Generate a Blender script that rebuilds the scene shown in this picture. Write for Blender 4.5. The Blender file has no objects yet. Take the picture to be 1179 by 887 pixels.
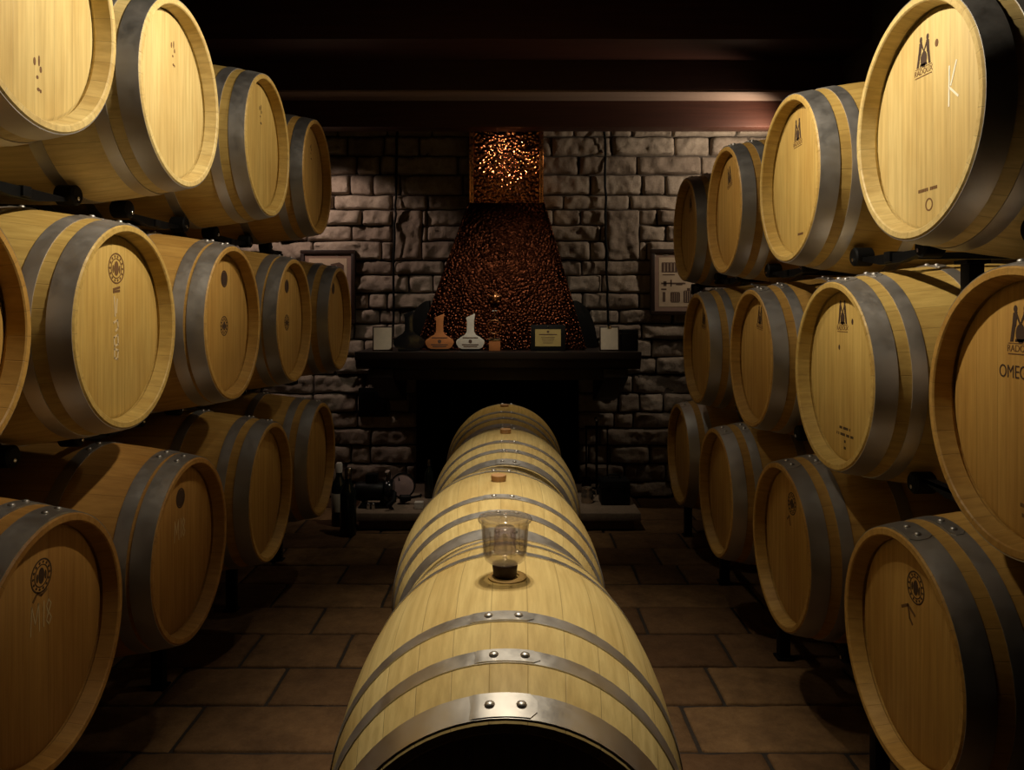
import bpy, bmesh, math, random
from mathutils import Vector, Matrix, noise
PI = math.pi
SC = bpy.context.scene
COL = SC.collection
random.seed(7)

# ------------------------------------------------------------------ camera
F = 880.0; HX = 589.5; HY = 358.0; EYE = 1.40
cd = bpy.data.cameras.new('camera'); cam = bpy.data.objects.new('camera', cd); COL.objects.link(cam)
cam.location = (0, 0, EYE); cam.rotation_euler = (PI/2, 0, 0)
cd.sensor_fit = 'HORIZONTAL'; cd.sensor_width = 36; cd.lens = F/1179*36
cd.shift_y = -(443.5-HY)/1179; cd.clip_start = 0.05
SC.camera = cam
vs = SC.view_settings
vs.view_transform = 'Standard'; vs.look = 'None'; vs.gamma = 1; vs.exposure = 0.0; vs.use_curve_mapping = False

def P(px, py, Y):
    return Vector(((px-HX)/F*Y, Y, EYE+(HY-py)/F*Y))

# ------------------------------------------------------------------ node helpers
class NT:
    def __init__(s, name):
        s.m = bpy.data.materials.new(name); s.m.use_nodes = True
        s.t = s.m.node_tree; s.n = s.t.nodes; s.l = s.t.links
        s.b = s.n['Principled BSDF']
    def new(s, typ, **kw):
        x = s.n.new(typ)
        for k, v in kw.items(): setattr(x, k, v)
        return x
    def link(s, a, b): s.l.new(a, b)
    def val(s, sock, v):
        if hasattr(v, 'is_output') or isinstance(v, bpy.types.NodeSocket): s.link(v, sock)
        else: sock.default_value = v
    def math(s, op, a, b=None, clamp=False):
        x = s.new('ShaderNodeMath', operation=op, use_clamp=clamp)
        s.val(x.inputs[0], a)
        if b is not None: s.val(x.inputs[1], b)
        return x.outputs[0]
    def mix(s, fac, a, b, blend='MIX'):
        x = s.new('ShaderNodeMix', data_type='RGBA', blend_type=blend)
        s.val(x.inputs[0], fac)
        s.val(x.inputs[6], a if not isinstance(a, tuple) else (*a, 1)[:4])
        s.val(x.inputs[7], b if not isinstance(b, tuple) else (*b, 1)[:4])
        return x.outputs[2]
    def noise(s, vec, scale, detail=3, rough=.55, w=None):
        x = s.new('ShaderNodeTexNoise'); x.inputs['Scale'].default_value = scale
        x.inputs['Detail'].default_value = detail; x.inputs['Roughness'].default_value = rough
        if vec is not None: s.link(vec, x.inputs['Vector'])
        return x.outputs['Fac']
    def mapping(s, vec, scale=(1, 1, 1), loc=None):
        x = s.new('ShaderNodeMapping'); x.inputs['Scale'].default_value = scale
        s.link(vec, x.inputs['Vector'])
        if loc is not None: s.val(x.inputs['Location'], loc)
        return x.outputs[0]
    def ramp(s, fac, stops):
        x = s.new('ShaderNodeValToRGB'); cr = x.color_ramp
        while len(cr.elements) < len(stops): cr.elements.new(.5)
        for e, (p, c) in zip(cr.elements, stops):
            e.position = p; e.color = (*c, 1)[:4] if len(c) == 3 else c
        s.link(fac, x.inputs[0]); return x.outputs[0]
    def maprange(s, v, a, b, c, d):
        x = s.new('ShaderNodeMapRange'); s.val(x.inputs[0], v)
        for i, q in enumerate((a, b, c, d)): x.inputs[i+1].default_value = q
        return x.outputs[0]
    def bump(s, h, strength=.3, dist=.002, prev=None):
        x = s.new('ShaderNodeBump'); x.inputs['Strength'].default_value = strength
        x.inputs['Distance'].default_value = dist; s.link(h, x.inputs['Height'])
        if prev is not None: s.link(prev, x.inputs['Normal'])
        s.link(x.outputs[0], s.b.inputs['Normal']); return x.outputs[0]
    def set(s, **kw):
        for k, v in kw.items():
            k = {'color': 'Base Color', 'rough': 'Roughness', 'metal': 'Metallic', 'trans': 'Transmission Weight', 'ior': 'IOR', 'spec': 'Specular IOR Level', 'coat': 'Coat Weight'}[k]
            if isinstance(v, tuple) and len(v) == 3: v = (*v, 1)
            s.val(s.b.inputs[k], v)
        return s.m
    def objvec(s):
        tc = s.new('ShaderNodeTexCoord'); oi = s.new('ShaderNodeObjectInfo')
        k = s.math('MULTIPLY', oi.outputs['Random'], 37.0)
        cx = s.new('ShaderNodeCombineXYZ')
        for i in range(3): s.link(k, cx.inputs[i])
        ad = s.new('ShaderNodeVectorMath', operation='ADD')
        s.link(tc.outputs['Object'], ad.inputs[0]); s.link(cx.outputs[0], ad.inputs[1])
        return tc.outputs['Object'], ad.outputs[0], oi.outputs['Random']

def plain(name, color, rough=.5, metal=0., spec=.5):
    t = NT(name)
    o, v, r = t.objvec()
    n = t.noise(v, 22, 4)
    c = t.mix(n, tuple(k*.8 for k in color), tuple(min(1, k*1.15) for k in color))
    t.set(color=c, metal=metal, spec=spec)
    t.set(rough=t.maprange(t.noise(v, 40, 3), .3, .7, max(.02, rough-.07), min(1, rough+.07)))
    return t.m

def oak(name, base, kind):
    """kind 'staves': planks run along X round the axis; 'head': vertical planks"""
    t = NT(name)
    o, v, rnd = t.objvec()
    sp = t.new('ShaderNodeSeparateXYZ'); t.link(o, sp.inputs[0])
    if kind == 'staves':
        ang = t.math('ARCTAN2', sp.outputs[1], t.math('SUBTRACT', sp.outputs[2], RB))
        u = t.math('MULTIPLY', ang, 30/(2*PI))
        grain = t.mapping(v, (3, 60, 60))
    else:
        u = t.math('MULTIPLY', sp.outputs[1], 1/.072)
        grain = t.mapping(v, (60, 70, 3.2))
    u = t.math('ADD', u, t.math('MULTIPLY', rnd, 9.0))
    wob = t.noise(t.mapping(v, (.5, .5, .5)), 3, 2)
    idx = t.math('FLOOR', u); fr = t.math('FRACT', u)
    wn = t.new('ShaderNodeTexWhiteNoise', noise_dimensions='1D'); t.link(idx, wn.inputs['W'])
    edge = t.math('MINIMUM', fr, t.math('SUBTRACT', 1.0, fr))
    line = t.maprange(edge, 0.0, .02 if kind == 'staves' else .014, 1, 0)
    g = t.noise(grain, 1.0, 5, .6)
    big = t.noise(t.mapping(v, (1, 3, 1.5) if kind == 'head' else (1.5, 3, 3)), 2.2, 3)
    dark = tuple(k*q for k, q in zip(base, (.80, .75, .66)))
    lite = tuple(min(1, k*1.14) for k in base)
    c = t.mix(t.maprange(g, .3, .72, 0, 1), lite, dark)
    c = t.mix(t.math('MULTIPLY', wn.outputs['Value'], .36), c, t.mix(1.0, c, (.80, .72, .58), 'MULTIPLY'))
    c = t.mix(t.maprange(big, .42, .75, 0, .6), c, t.mix(1.0, c, (.78, .66, .5), 'MULTIPLY'))
    sepc = t.mix(t.math('MULTIPLY', line, .42), c, (.07, .04, .015))
    # little knots and specks
    vo = t.new('ShaderNodeTexVoronoi'); vo.inputs['Scale'].default_value = 9
    t.link(t.mapping(v, (1, 1, .45) if kind == 'head' else (.45, 1, 1)), vo.inputs['Vector'])
    kn = t.maprange(vo.outputs['Distance'], .03, .07, .55, 0)
    sepc = t.mix(kn, sepc, dark)
    t.set(color=sepc, rough=t.maprange(g, .3, .7, .42, .6), spec=.35)
    h = t.math('SUBTRACT', t.math('MULTIPLY', g, .25), line)
    t.bump(h, .35, .002)
    return t.m

L = .935; RB = .342; RE = .2855; REC = .043   # barrel length, bilge and end radius, head recess
M = {}
for tone, base in {'pale': (.66, .515, .225), 'gold': (.58, .40, .122), 'amber': (.52, .305, .080), 'brown': (.43, .225, .058)}.items():  # older barrels browner; low and far rows darkened too for weaker light
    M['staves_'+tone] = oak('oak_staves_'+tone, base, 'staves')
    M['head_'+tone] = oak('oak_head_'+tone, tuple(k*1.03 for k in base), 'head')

def hoop_mat(name, c0, c1, rust, r0=.40):
    t = NT(name); o, v, rnd = t.objvec()
    n = t.noise(v, 26, 5, .7); n2 = t.noise(v, 6, 3)
    c = t.mix(n, c0, c1)
    c = t.mix(t.maprange(n2, .52, .85, 0, rust), c, (.16, .085, .045))
    t.set(color=c, metal=t.maprange(n2, .5, .85, .95, .6), rough=t.maprange(n, .3, .7, r0, r0+.14))
    t.bump(n, .08, .001); return t.m
M['hoop'] = hoop_mat('galvanised_hoop', (.50, .475, .445), (.60, .57, .535), .2)
M['hoop_old'] = hoop_mat('weathered_hoop', (.36, .34, .315), (.48, .455, .42), .45)
M['hoop_bright'] = hoop_mat('bright_hoop', (.58, .55, .51), (.68, .645, .60), .1, .33)
M['ink'] = plain('stamp_ink', (.055, .026, .012), .7)
M['ink_faint'] = plain('branded_ink', (.16, .075, .022), .7)
M['chalk'] = plain('chalk', (.85, .78, .62), .95)
M['chalk_faint'] = plain('rubbed_chalk', (.62, .46, .24), .95)
M['steel'] = plain('black_steel', (.004, .004, .0042), .5, 0, .12)
M['rubber'] = plain('black_rubber', (.005, .0047, .0045), .6, 0, .12)
M['chrome'] = plain('chrome', (.7, .68, .66), .2, 1.)
M['bungwood'] = plain('bung_wood', (.50, .27, .11), .6)
M['ringwood'] = plain('worn_ring_wood', (.56, .38, .15), .6)
M['stopper'] = plain('dark_stopper', (.045, .022, .016), .5)
M['black'] = plain('black_paint', (.005, .0047, .0045), .5, 0, .2)
M['gloss_black'] = plain('gloss_black', (.01, .01, .011), .18)
M['paper'] = plain('pale_paper', (.74, .64, .50), .8)
M['gold'] = plain('gold_label', (.55, .42, .16), .45, .2)
M['copper_plate'] = plain('copper_plate', (.62, .24, .08), .5, .25)
M['silver_plate'] = plain('silver_plate', (.80, .76, .68), .45, .15)
M['frame'] = plain('dark_frame_wood', (.03, .016, .012), .4)
M['mat'] = plain('picture_mount', (.34, .22, .17), .9)
M['print'] = plain('print_paper', (.62, .47, .33), .9)
M['printink'] = plain('print_ink', (.12, .07, .05), .9)
M['white'] = plain('white_card', (.72, .66, .58), .8)
M['lid'] = plain('pink_metal_lid', (.58, .42, .40), .35, .5)
M['jug'] = plain('jug_metal', (.6, .5, .4), .3, .9)
M['label'] = plain('bottle_label', (.62, .54, .40), .8)
M['darkglass'] = plain('dark_bottle_glass', (.01, .013, .01), .12)

def glass(name, tint, refl=1.0, rough=.06, milk=.035):
    t = NT(name); t.n.remove(t.b)
    tr = t.new('ShaderNodeBsdfTransparent'); tr.inputs[0].default_value = (*tint, 1)
    gl = t.new('ShaderNodeBsdfGlossy'); gl.inputs['Roughness'].default_value = rough; gl.inputs['Color'].default_value = (1, 1, 1, 1)
    df = t.new('ShaderNodeBsdfTranslucent'); df.inputs[0].default_value = (.85, .80, .76, 1)
    dd = t.new('ShaderNodeBsdfDiffuse'); dd.inputs[0].default_value = (.85, .80, .76, 1)
    m0 = t.new('ShaderNodeMixShader'); m0.inputs[0].default_value = .5; t.link(df.outputs[0], m0.inputs[1]); t.link(dd.outputs[0], m0.inputs[2])
    lw = t.new('ShaderNodeLayerWeight'); lw.inputs['Blend'].default_value = .5
    fc = t.math('POWER', lw.outputs['Facing'], 3.0)
    m1 = t.new('ShaderNodeMixShader'); t.link(t.math('ADD', t.math('MULTIPLY', fc, milk*4), milk, clamp=True), m1.inputs[0])
    t.link(tr.outputs[0], m1.inputs[1]); t.link(m0.outputs[0], m1.inputs[2])
    f = t.math('ADD', t.math('MULTIPLY', fc, .65*refl), .08*refl, clamp=True)
    mx = t.new('ShaderNodeMixShader'); t.link(f, mx.inputs[0]); t.link(m1.outputs[0], mx.inputs[1]); t.link(gl.outputs[0], mx.inputs[2])
    t.link(mx.outputs[0], t.n['Material Output'].inputs['Surface']); return t.m
M['glass'] = glass('clear_plastic', (.93, .91, .88))
M['lidglass'] = glass('clear_lid', (.96, .95, .93), .40, .10, .02)
M['innerglass'] = glass('violet_tinted_plastic', (.95, .92, .95), 1.0, .15, .05)
M['water'] = glass('water', (.985, .975, .94), .8, .05, .01)

def wood_dark(name, a, b, axis):
    t = NT(name); o, v, r = t.objvec()
    sc = [40, 40, 40]; sc[axis] = 2.0
    g = t.noise(t.mapping(v, tuple(sc)), 1, 5, .6)
    t.set(color=t.mix(g, a, b), rough=.5, spec=.4); t.bump(g, .3, .003); return t.m
M['beam'] = wood_dark('stained_beam', (.030, .010, .006), (.095, .031, .019), 0)
M['beam_pale'] = wood_dark('lit_beam_underside', (.26, .17, .13), (.46, .33, .26), 0)
M['ceilboard'] = wood_dark('ceiling_boards', (.035, .013, .009), (.075, .026, .016), 0)
M['mantel'] = wood_dark('mantel_wood', (.008, .005, .004), (.022, .013, .010), 0)

def stone(name, a, b, c, spec=.3, bs=.5, fine=60):
    t = NT(name); o, v, r = t.objvec()
    at = t.new('ShaderNodeAttribute', attribute_name='tint')
    n = t.noise(v, 7, 6, .65); n2 = t.noise(v, fine, 5, .7)
    col = t.mix(at.outputs['Fac'], a, b)
    col = t.mix(t.maprange(n, .35, .7, 0, .75), col, c)
    col = t.mix(t.maprange(n2, .35, .75, 0, .45), col, t.mix(1.0, col, (.55, .5, .45), 'MULTIPLY'))
    t.set(color=col, rough=t.maprange(n2, .3, .7, .75, .95), spec=spec)
    h = t.math('ADD', t.math('MULTIPLY', n, .6), t.math('MULTIPLY', n2, .5))
    t.bump(h, bs, .012); return t.m
M['wallstone'] = stone('rough_wall_stone', (.32, .25, .195), (.52, .43, .345), (.23, .175, .14), bs=.9)
M['mortar'] = stone('mortar', (.10, .08, .065), (.14, .11, .09), (.07, .055, .045))
M['plaster'] = stone('dark_plaster', (.06, .045, .035), (.08, .06, .05), (.04, .03, .025))
M['flag'] = stone('flagstone', (.105, .052, .022), (.225, .125, .052), (.065, .033, .015), spec=.2, bs=.9, fine=30)
M['joint'] = stone('floor_joint', (.03, .02, .014), (.04, .027, .02), (.02, .014, .01))
M['hearthstone'] = stone('hearth_stone', (.26, .19, .135), (.34, .25, .18), (.18, .13, .09))
M['soot'] = stone('sooty_brick', (.012, .010, .009), (.02, .016, .013), (.006, .005, .005))

def copper(name, ca, cb, r0, r1, st, sc=52):
    t = NT(name); o, v, r = t.objvec()
    vo = t.new('ShaderNodeTexVoronoi', feature='SMOOTH_F1'); vo.inputs['Scale'].default_value = sc
    vo.inputs['Smoothness'].default_value = .35
    t.link(v, vo.inputs['Vector'])
    n = t.noise(v, 5, 3)
    t.set(color=t.mix(n, ca, cb), metal=1.0, rough=t.maprange(n, .3, .7, r0, r1))
    h = t.math('MULTIPLY', vo.outputs['Distance'], -1.0)
    t.bump(h, st, .011)
    return t.m
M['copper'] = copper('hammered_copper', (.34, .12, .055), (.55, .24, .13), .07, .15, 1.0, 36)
M['copper_dim'] = copper('dimmed_hammered_copper', (.022, .0065, .003), (.055, .016, .007), .24, .36, .7, 58)  # same copper as the flue, darkened to put the hood in shade
M['copper_strip'] = plain('copper_strip', (.75, .36, .16), .28, 1.)

# ------------------------------------------------------------------ mesh builder
class MB:
    def __init__(s): s.v = []; s.f = []
    def add(s, vs, fs):
        o = len(s.v); s.v += [Vector(q) for q in vs]; s.f += [tuple(i+o for i in f) for f in fs]; return s
    def box(s, x0, x1, y0, y1, z0, z1):
        return s.add([(x0,y0,z0),(x1,y0,z0),(x1,y1,z0),(x0,y1,z0),(x0,y0,z1),(x1,y0,z1),(x1,y1,z1),(x0,y1,z1)],
                     [(0,3,2,1),(4,5,6,7),(0,1,5,4),(1,2,6,5),(2,3,7,6),(3,0,4,7)])
    def lathe(s, prof, seg=32, axis='Z', center=(0,0,0), loop=False):
        """prof: list of (radius, height)"""
        vs = []; fs = []; n = len(prof); c = Vector(center)
        for (r, h) in prof:
            for k in range(seg):
                a = 2*PI*k/seg
                if axis == 'Z': q = Vector((r*math.cos(a), r*math.sin(a), h))
                elif axis == 'X': q = Vector((h, r*math.cos(a), r*math.sin(a)))
                else: q = Vector((r*math.sin(a), h, r*math.cos(a)))
                vs.append(c+q)
        m = n if loop else n-1
        for i in range(m):
            j = (i+1) % n
            for k in range(seg):
                k2 = (k+1) % seg
                fs.append((i*seg+k, i*seg+k2, j*seg+k2, j*seg+k))
        if not loop:
            fs.append(tuple(range(seg-1, -1, -1))); fs.append(tuple((n-1)*seg+k for k in range(seg)))
        return s.add(vs, fs)
    def prism(s, poly, d0, d1, axis='Y', origin=(0,0,0)):
        """poly in the plane normal to axis. Y: (x,z); X: (y,z); Z: (x,y)"""
        o = Vector(origin); n = len(poly); vs = []
        for d in (d0, d1):
            for (a, b) in poly:
                q = {'Y': (a, d, b), 'X': (d, a, b), 'Z': (a, b, d)}[axis]
                vs.append(o+Vector(q))
        fs = [tuple(range(n)), tuple(range(2*n-1, n-1, -1))]
        for i in range(n):
            j = (i+1) % n; fs.append((i, i+n, j+n, j))
        return s.add(vs, fs)
    def tube(s, pts, r, seg=10, closed=False):
        pts = [Vector(p) for p in pts]; n = len(pts); vs = []; fs = []
        for i, p in enumerate(pts):
            a = pts[i-1] if (i > 0 or closed) else pts[i]; b = pts[(i+1) % n] if (i < n-1 or closed) else pts[i]
            t = (b-a).normalized(); up = Vector((0,0,1)) if abs(t.z) < .9 else Vector((1,0,0))
            u = t.cross(up).normalized(); w = u.cross(t)
            rr = r[i] if isinstance(r, (list, tuple)) else r
            for k in range(seg):
                q = 2*PI*k/seg; vs.append(p+u*rr*math.cos(q)+w*rr*math.sin(q))
        for i in range(n if closed else n-1):
            j = (i+1) % n
            for k in range(seg):
                k2 = (k+1) % seg; fs.append((i*seg+k, i*seg+k2, j*seg+k2, j*seg+k))
        if not closed:
            fs.append(tuple(range(seg-1, -1, -1))); fs.append(tuple((n-1)*seg+k for k in range(seg)))
        return s.add(vs, fs)
    def xform(s, mat): s.v = [mat @ q for q in s.v]; return s
    def mesh(s, name, mat, bevel=0, smooth=35, tint=None):
        me = bpy.data.meshes.new(name)
        bm = bmesh.new()
        bv = [bm.verts.new(q) for q in s.v]
        for f in s.f:
            try: bm.faces.new([bv[i] for i in f])
            except ValueError: pass
        bmesh.ops.recalc_face_normals(bm, faces=bm.faces)
        if bevel:
            es = [e for e in bm.edges if e.is_manifold and e.calc_face_angle(0) > .5]
            bmesh.ops.bevel(bm, geom=es, offset=bevel, segments=2, affect='EDGES', profile=.6, clamp_overlap=True)
        bm.to_mesh(me); bm.free()
        me.materials.append(M[mat] if isinstance(mat, str) else mat)
        me.polygons.foreach_set('use_smooth', [True]*len(me.polygons))
        me.set_sharp_from_angle(angle=math.radians(smooth))
        return me
    def build(s, name, mat, parent=None, bevel=0, smooth=35, loc=None):
        o = link(name, s.mesh(name, mat, bevel, smooth), parent)
        if loc is not None: o.location = loc
        return o

def link(name, data, parent=None):
    o = bpy.data.objects.new(name, data); COL.objects.link(o)
    if parent is not None: o.parent = parent
    return o
def tag(o, label=None, cat=None, group=None, kind=None):
    for k, v in (('label', label), ('category', cat), ('group', group), ('kind', kind)):
        if v: o[k] = v
    return o
def thing(name, loc, label, cat, group=None, rotz=0):
    o = link(name, None); o.location = loc; o.rotation_euler = (0, 0, rotz); o.empty_display_size = .05
    return tag(o, label, cat, group)
def copy_tree(o, parent=None):
    c = o.copy(); COL.objects.link(c)
    if parent is not None: c.parent = parent
    for ch in list(o.children): copy_tree(ch, c)
    return c

# ------------------------------------------------------------------ barrels
def rad(x):                       # outside radius at x in [-L/2, L/2]
    t = 2*x/L
    return RB-(RB-RE)*(abs(t)**1.9)
SEG = 72
def body_mesh(tone):
    prof = []
    h = L/2
    n = 26
    outer = [(rad(-h+L*i/n), -h+L*i/n) for i in range(n+1)]
    outer[-1] = (RE-.003, h); outer.insert(-1, (rad(h-.004), h-.004))
    outer[0] = (RE-.003, -h); outer.insert(1, (rad(-h+.004), -h+.004))
    inner_f = [(RE-.016, h), (RE-.019, h-.003), (RE-.027, h-REC+.004), (RE-.024, h-REC), (RE-.024, h-REC-.02)]
    inner_b = [(r, -x) for (r, x) in reversed(inner_f)]
    mb = MB().lathe(outer+inner_f+inner_b, SEG, 'X', (0, 0, RB), loop=True)
    return mb.mesh('staves', 'staves_'+tone, smooth=28)
def head_mesh(tone, sgn):
    h = L/2
    prof = [(.004, h-REC), (RE-.035, h-REC), (RE-.0235, h-REC-.006), (RE-.0235, h-REC-.018), (.004, h-REC-.018)]
    prof = [(r, sgn*x) for r, x in prof]
    return MB().lathe(prof, SEG, 'X', (0, 0, RB)).mesh('head', 'head_'+tone, smooth=30)
def hoop_mesh(a, b, mat, lap):
    """band from depth a to depth b behind the front edge; lap: angle in degrees of the joint from the top"""
    x0, x1 = L/2-b, L/2-a
    q = []
    for x, d in ((x1, -.002), (x1, .0022), ((x0*.5+x1*.5), .0028), (x0, .0022), (x0, -.002)):
        q.append((rad(max(-L/2, min(L/2, x)))+d, x))
    mb = MB().lathe(q, SEG, 'X', (0, 0, RB), loop=True)
    # overlapping end of the strap, corners cut
    c = math.radians(lap)
    vs = []; grid = 10; lo, hi = -.060, .048
    for dr in (.0010, .0040):
        for i in range(grid+1):
            s_ = lo+(hi-lo)*i/grid
            cut = .28*max(0, (s_-(hi-.010))/.010)
            for vv in (cut, 1-cut):
                x = x0+.0015+(x1-x0-.003)*vv
                r = rad(x)+(dr if s_ > lo+.001 else .0008); a_ = c+s_/RE
                vs.append((x, r*math.sin(a_), RB+r*math.cos(a_)))
    fs = []; m = 2*(grid+1)
    for i in range(grid):
        a0 = 2*i
        fs.append((a0, a0+1, a0+3, a0+2)); fs.append((m+a0, m+a0+2, m+a0+3, m+a0+1))
        fs.append((a0, a0+2, m+a0+2, m+a0)); fs.append((a0+1, m+a0+1, m+a0+3, a0+3))
    fs.append((0, m, m+1, 1)); e = 2*grid; fs.append((e, e+1, m+e+1, m+e))
    mb.add(vs, fs)
    return mb.mesh('hoop', mat, smooth=40)
def rivet_mesh(mat):
    return MB().lathe([(.0085, -.001), (.0085, .001), (.0072, .0035), (.004, .0052), (.001, .0056)], 12).mesh('rivet', mat, smooth=60)

LAYOUT = {  # hoop bands, depth behind the chime, on each half
    'wide':  [(.004, .060), (.094, .132), (.285, .323)],
    'close': [(.004, .058), (.068, .108), (.280, .318)],
    'even':  [(.004, .058), (.134, .170), (.262, .298)],
}
META = {}
PROTO = {}
def make_barrel(layout, tone, hoopmat, lap):
    key = (layout, tone, hoopmat, lap)
    if key in PROTO: return copy_tree(PROTO[key])
    t = link('wine_barrel', None); t.empty_display_size = .05
    if ('b', tone) not in META:
        META['b', tone] = body_mesh(tone); META['hf', tone] = head_mesh(tone, 1); META['hb', tone] = head_mesh(tone, -1)
    link('staves', META['b', tone], t)
    link('head', META['hf', tone], t); link('head', META['hb', tone], t)
    if ('r', hoopmat) not in META: META['r', hoopmat] = rivet_mesh(hoopmat)
    for i, (a, b) in enumerate(LAYOUT[layout]):
        for back in (0, 1):
            a2, b2 = (L-b, L-a) if back else (a, b)
            k = ('h', layout, i, back, hoopmat, lap)
            lp = lap+(0, 1.0, -1.0)[i]
            if k not in META: META[k] = hoop_mesh(a2, b2, hoopmat, lp)
            ho = link('hoop', META[k], t)
            for s in (-1, 1):
                if back and i < 2: continue
                an = math.radians(lp)+s*.024/RE
                x = L/2-(a2+b2)/2; r = rad(x)+.0036
                ri = link('rivet', META['r', hoopmat], ho)
                ri.location = (x, r*math.sin(an), RB+r*math.cos(an))
                ri.rotation_euler = (-an, 0, 0)
    PROTO[key] = t
    return t

# ---- marks on the heads. Local head plane: u to the right as one faces the head, v up from the head's centre
def strokes(lines, w, th=.0006):
    """ribbons in the u,v plane, returned as MB in x = thickness, y = u, z = v"""
    mb = MB()
    for ln in lines:
        for (a, b) in zip(ln[:-1], ln[1:]):
            a = Vector(a); b = Vector(b); d = (b-a)
            if d.length < 1e-6: continue
            d.normalize(); n = Vector((-d.y, d.x))*w/2; e = d*w*.3
            q = [a-e-n, b+e-n, b+e+n, a-e+n]
            mb.prism([(p.x, p.y) for p in q], 0, th, 'X')
    return mb
def disc(mb, u, v, ru, rv, th=.0006, n=20):
    mb.prism([(u+ru*math.cos(2*PI*k/n), v+rv*math.sin(2*PI*k/n)) for k in range(n)], 0, th, 'X'); return mb
def ring(mb, u, v, r, w, th=.0006, n=32, a0=0, a1=2*PI):
    for k in range(n):
        p, q = a0+(a1-a0)*k/n, a0+(a1-a0)*(k+1)/n
        mb.prism([(u+r*math.cos(p), v+r*math.sin(p)), (u+(r+w)*math.cos(p), v+(r+w)*math.sin(p)),
                  (u+(r+w)*math.cos(q), v+(r+w)*math.sin(q)), (u+r*math.cos(q), v+r*math.sin(q))], 0, th, 'X')
    return mb
def bars(mb, u0, u1, v, h, pat, seed):
    """a line of small unreadable print"""
    rn = random.Random(seed); u = u0
    while u < u1-.002:
        w = rn.uniform(.003, .007)
        mb.prism([(u, v), (min(u+w, u1), v), (min(u+w, u1), v+h), (u, v+h)], 0, .0006, 'X')
        u += w+.0018
        if rn.random() < pat: u += .007
    return mb
def text_mb(txt, size, u, v, squeeze=1.0):
    cu = bpy.data.curves.new('t', 'FONT'); cu.body = txt; cu.size = size; cu.align_x = 'CENTER'; cu.extrude = .0003
    ob = bpy.data.objects.new('t', cu); COL.objects.link(ob)
    dg = bpy.context.evaluated_depsgraph_get(); me = bpy.data.meshes.new_from_object(ob.evaluated_get(dg))
    mb = MB(); mb.add([(p.co.z+.0003, u+p.co.x*squeeze, v+p.co.y) for p in me.vertices], [tuple(f.vertices) for f in me.polygons])
    bpy.data.objects.remove(ob); bpy.data.meshes.remove(me); bpy.data.curves.remove(cu)
    return mb
def figures(v0, s):
    """two coopers standing over a cask"""
    mb = MB()
    for sg in (-1, 1):
        disc(mb, sg*.020*s, v0+.088*s, .0075*s, .010*s)
        mb.prism([(sg*.012*s, v0+.080*s), (sg*.029*s, v0+.078*s), (sg*.033*s, v0+.045*s), (sg*.018*s, v0+.040*s)][::sg], 0, .0006, 'X')
        mb.prism([(sg*.020*s, v0+.042*s), (sg*.033*s, v0+.046*s), (sg*.042*s, v0), (sg*.030*s, v0)][::sg], 0, .0006, 'X')
        mb.prism([(sg*.012*s, v0+.074*s), (sg*.016*s, v0+.066*s), (sg*.002*s, v0+.044*s), (sg*.001*s, v0+.052*s)][::sg], 0, .0006, 'X')
    disc(mb, 0, v0+.022*s, .019*s, .026*s)
    mb.prism([(-.022*s, v0), (.022*s, v0), (.020*s, v0+.008*s), (-.020*s, v0+.008*s)], 0, .0006, 'X')
    return mb
def emblem(v, r):
    mb = MB()
    ring(mb, 0, v, r, r*.10); ring(mb, 0, v, r*.66, r*.07)
    disc(mb, 0, v, r*.30, r*.52)
    for k in range(14):
        a = 2*PI*k/14
        disc(mb, r*.86*math.cos(a), v+r*.86*math.sin(a), r*.09, r*.09, n=8)
    for sg in (-1, 1): disc(mb, sg*r*.44, v-.05*r, r*.10, r*.30, n=10)
    return mb
def put(t, name, mb, mat, label=None, roll=0):
    """marks sit on the front head of barrel t; mirrored so that u runs to the viewer's right"""
    R = Matrix.Rotation(roll, 4, 'X')
    mb.xform(Matrix.Translation((L/2-REC+.0001, 0, RB)) @ R)
    o = mb.build(name, mat, t)
    if label: o['label'] = label
    return o
# facing a head that looks along +x, the viewer's right is +y
M18 = [[(0, 0), (.004, .062), (.016, .02), (.028, .062), (.031, 0)], [(.046, .004), (.047, .06)],
       [(.062, .03), (.056, .045), (.064, .058), (.073, .046), (.064, .03), (.056, .014), (.065, .002), (.074, .014), (.064, .03)]]
def shift(lines, du, dv, k=1): return [[(u*k+du, v*k+dv) for u, v in ln] for ln in lines]

LEFT_X = {'top': [(1.654, 1.003), (2.40, 1.029), (3.15, .999), (3.89, .985)],
          'mid': [(1.45, 1.09), (2.165, 1.078), (2.87, 1.038), (3.59, 1.015), (4.32, .968)],
          'low': [(1.765, 1.044), (2.455, 1.022), (3.23, 1.01), (3.93, .975)]}
RIGHT_X = {'top': [(1.83, .953), (2.66, .954), (3.49, .961), (4.32, .972)],
           'mid': [(1.51, .978), (2.34, .972), (3.20, .992), (4.02, .964)],
           'low': [(1.865, .934), (2.69, .937), (3.48, .920), (4.40, .952)]}
LZ = {'top': EYE+.677, 'mid': EYE-.045, 'low': EYE-.762}
RZ = {'top': EYE+.457, 'mid': EYE-.198, 'low': EYE-.825}
ORD = ['nearest the camera', 'second from the camera', 'third from the camera', 'fourth from the camera', 'farthest back']
ROWN = {'top': 'top row', 'mid': 'middle row', 'low': 'bottom row'}
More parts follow.
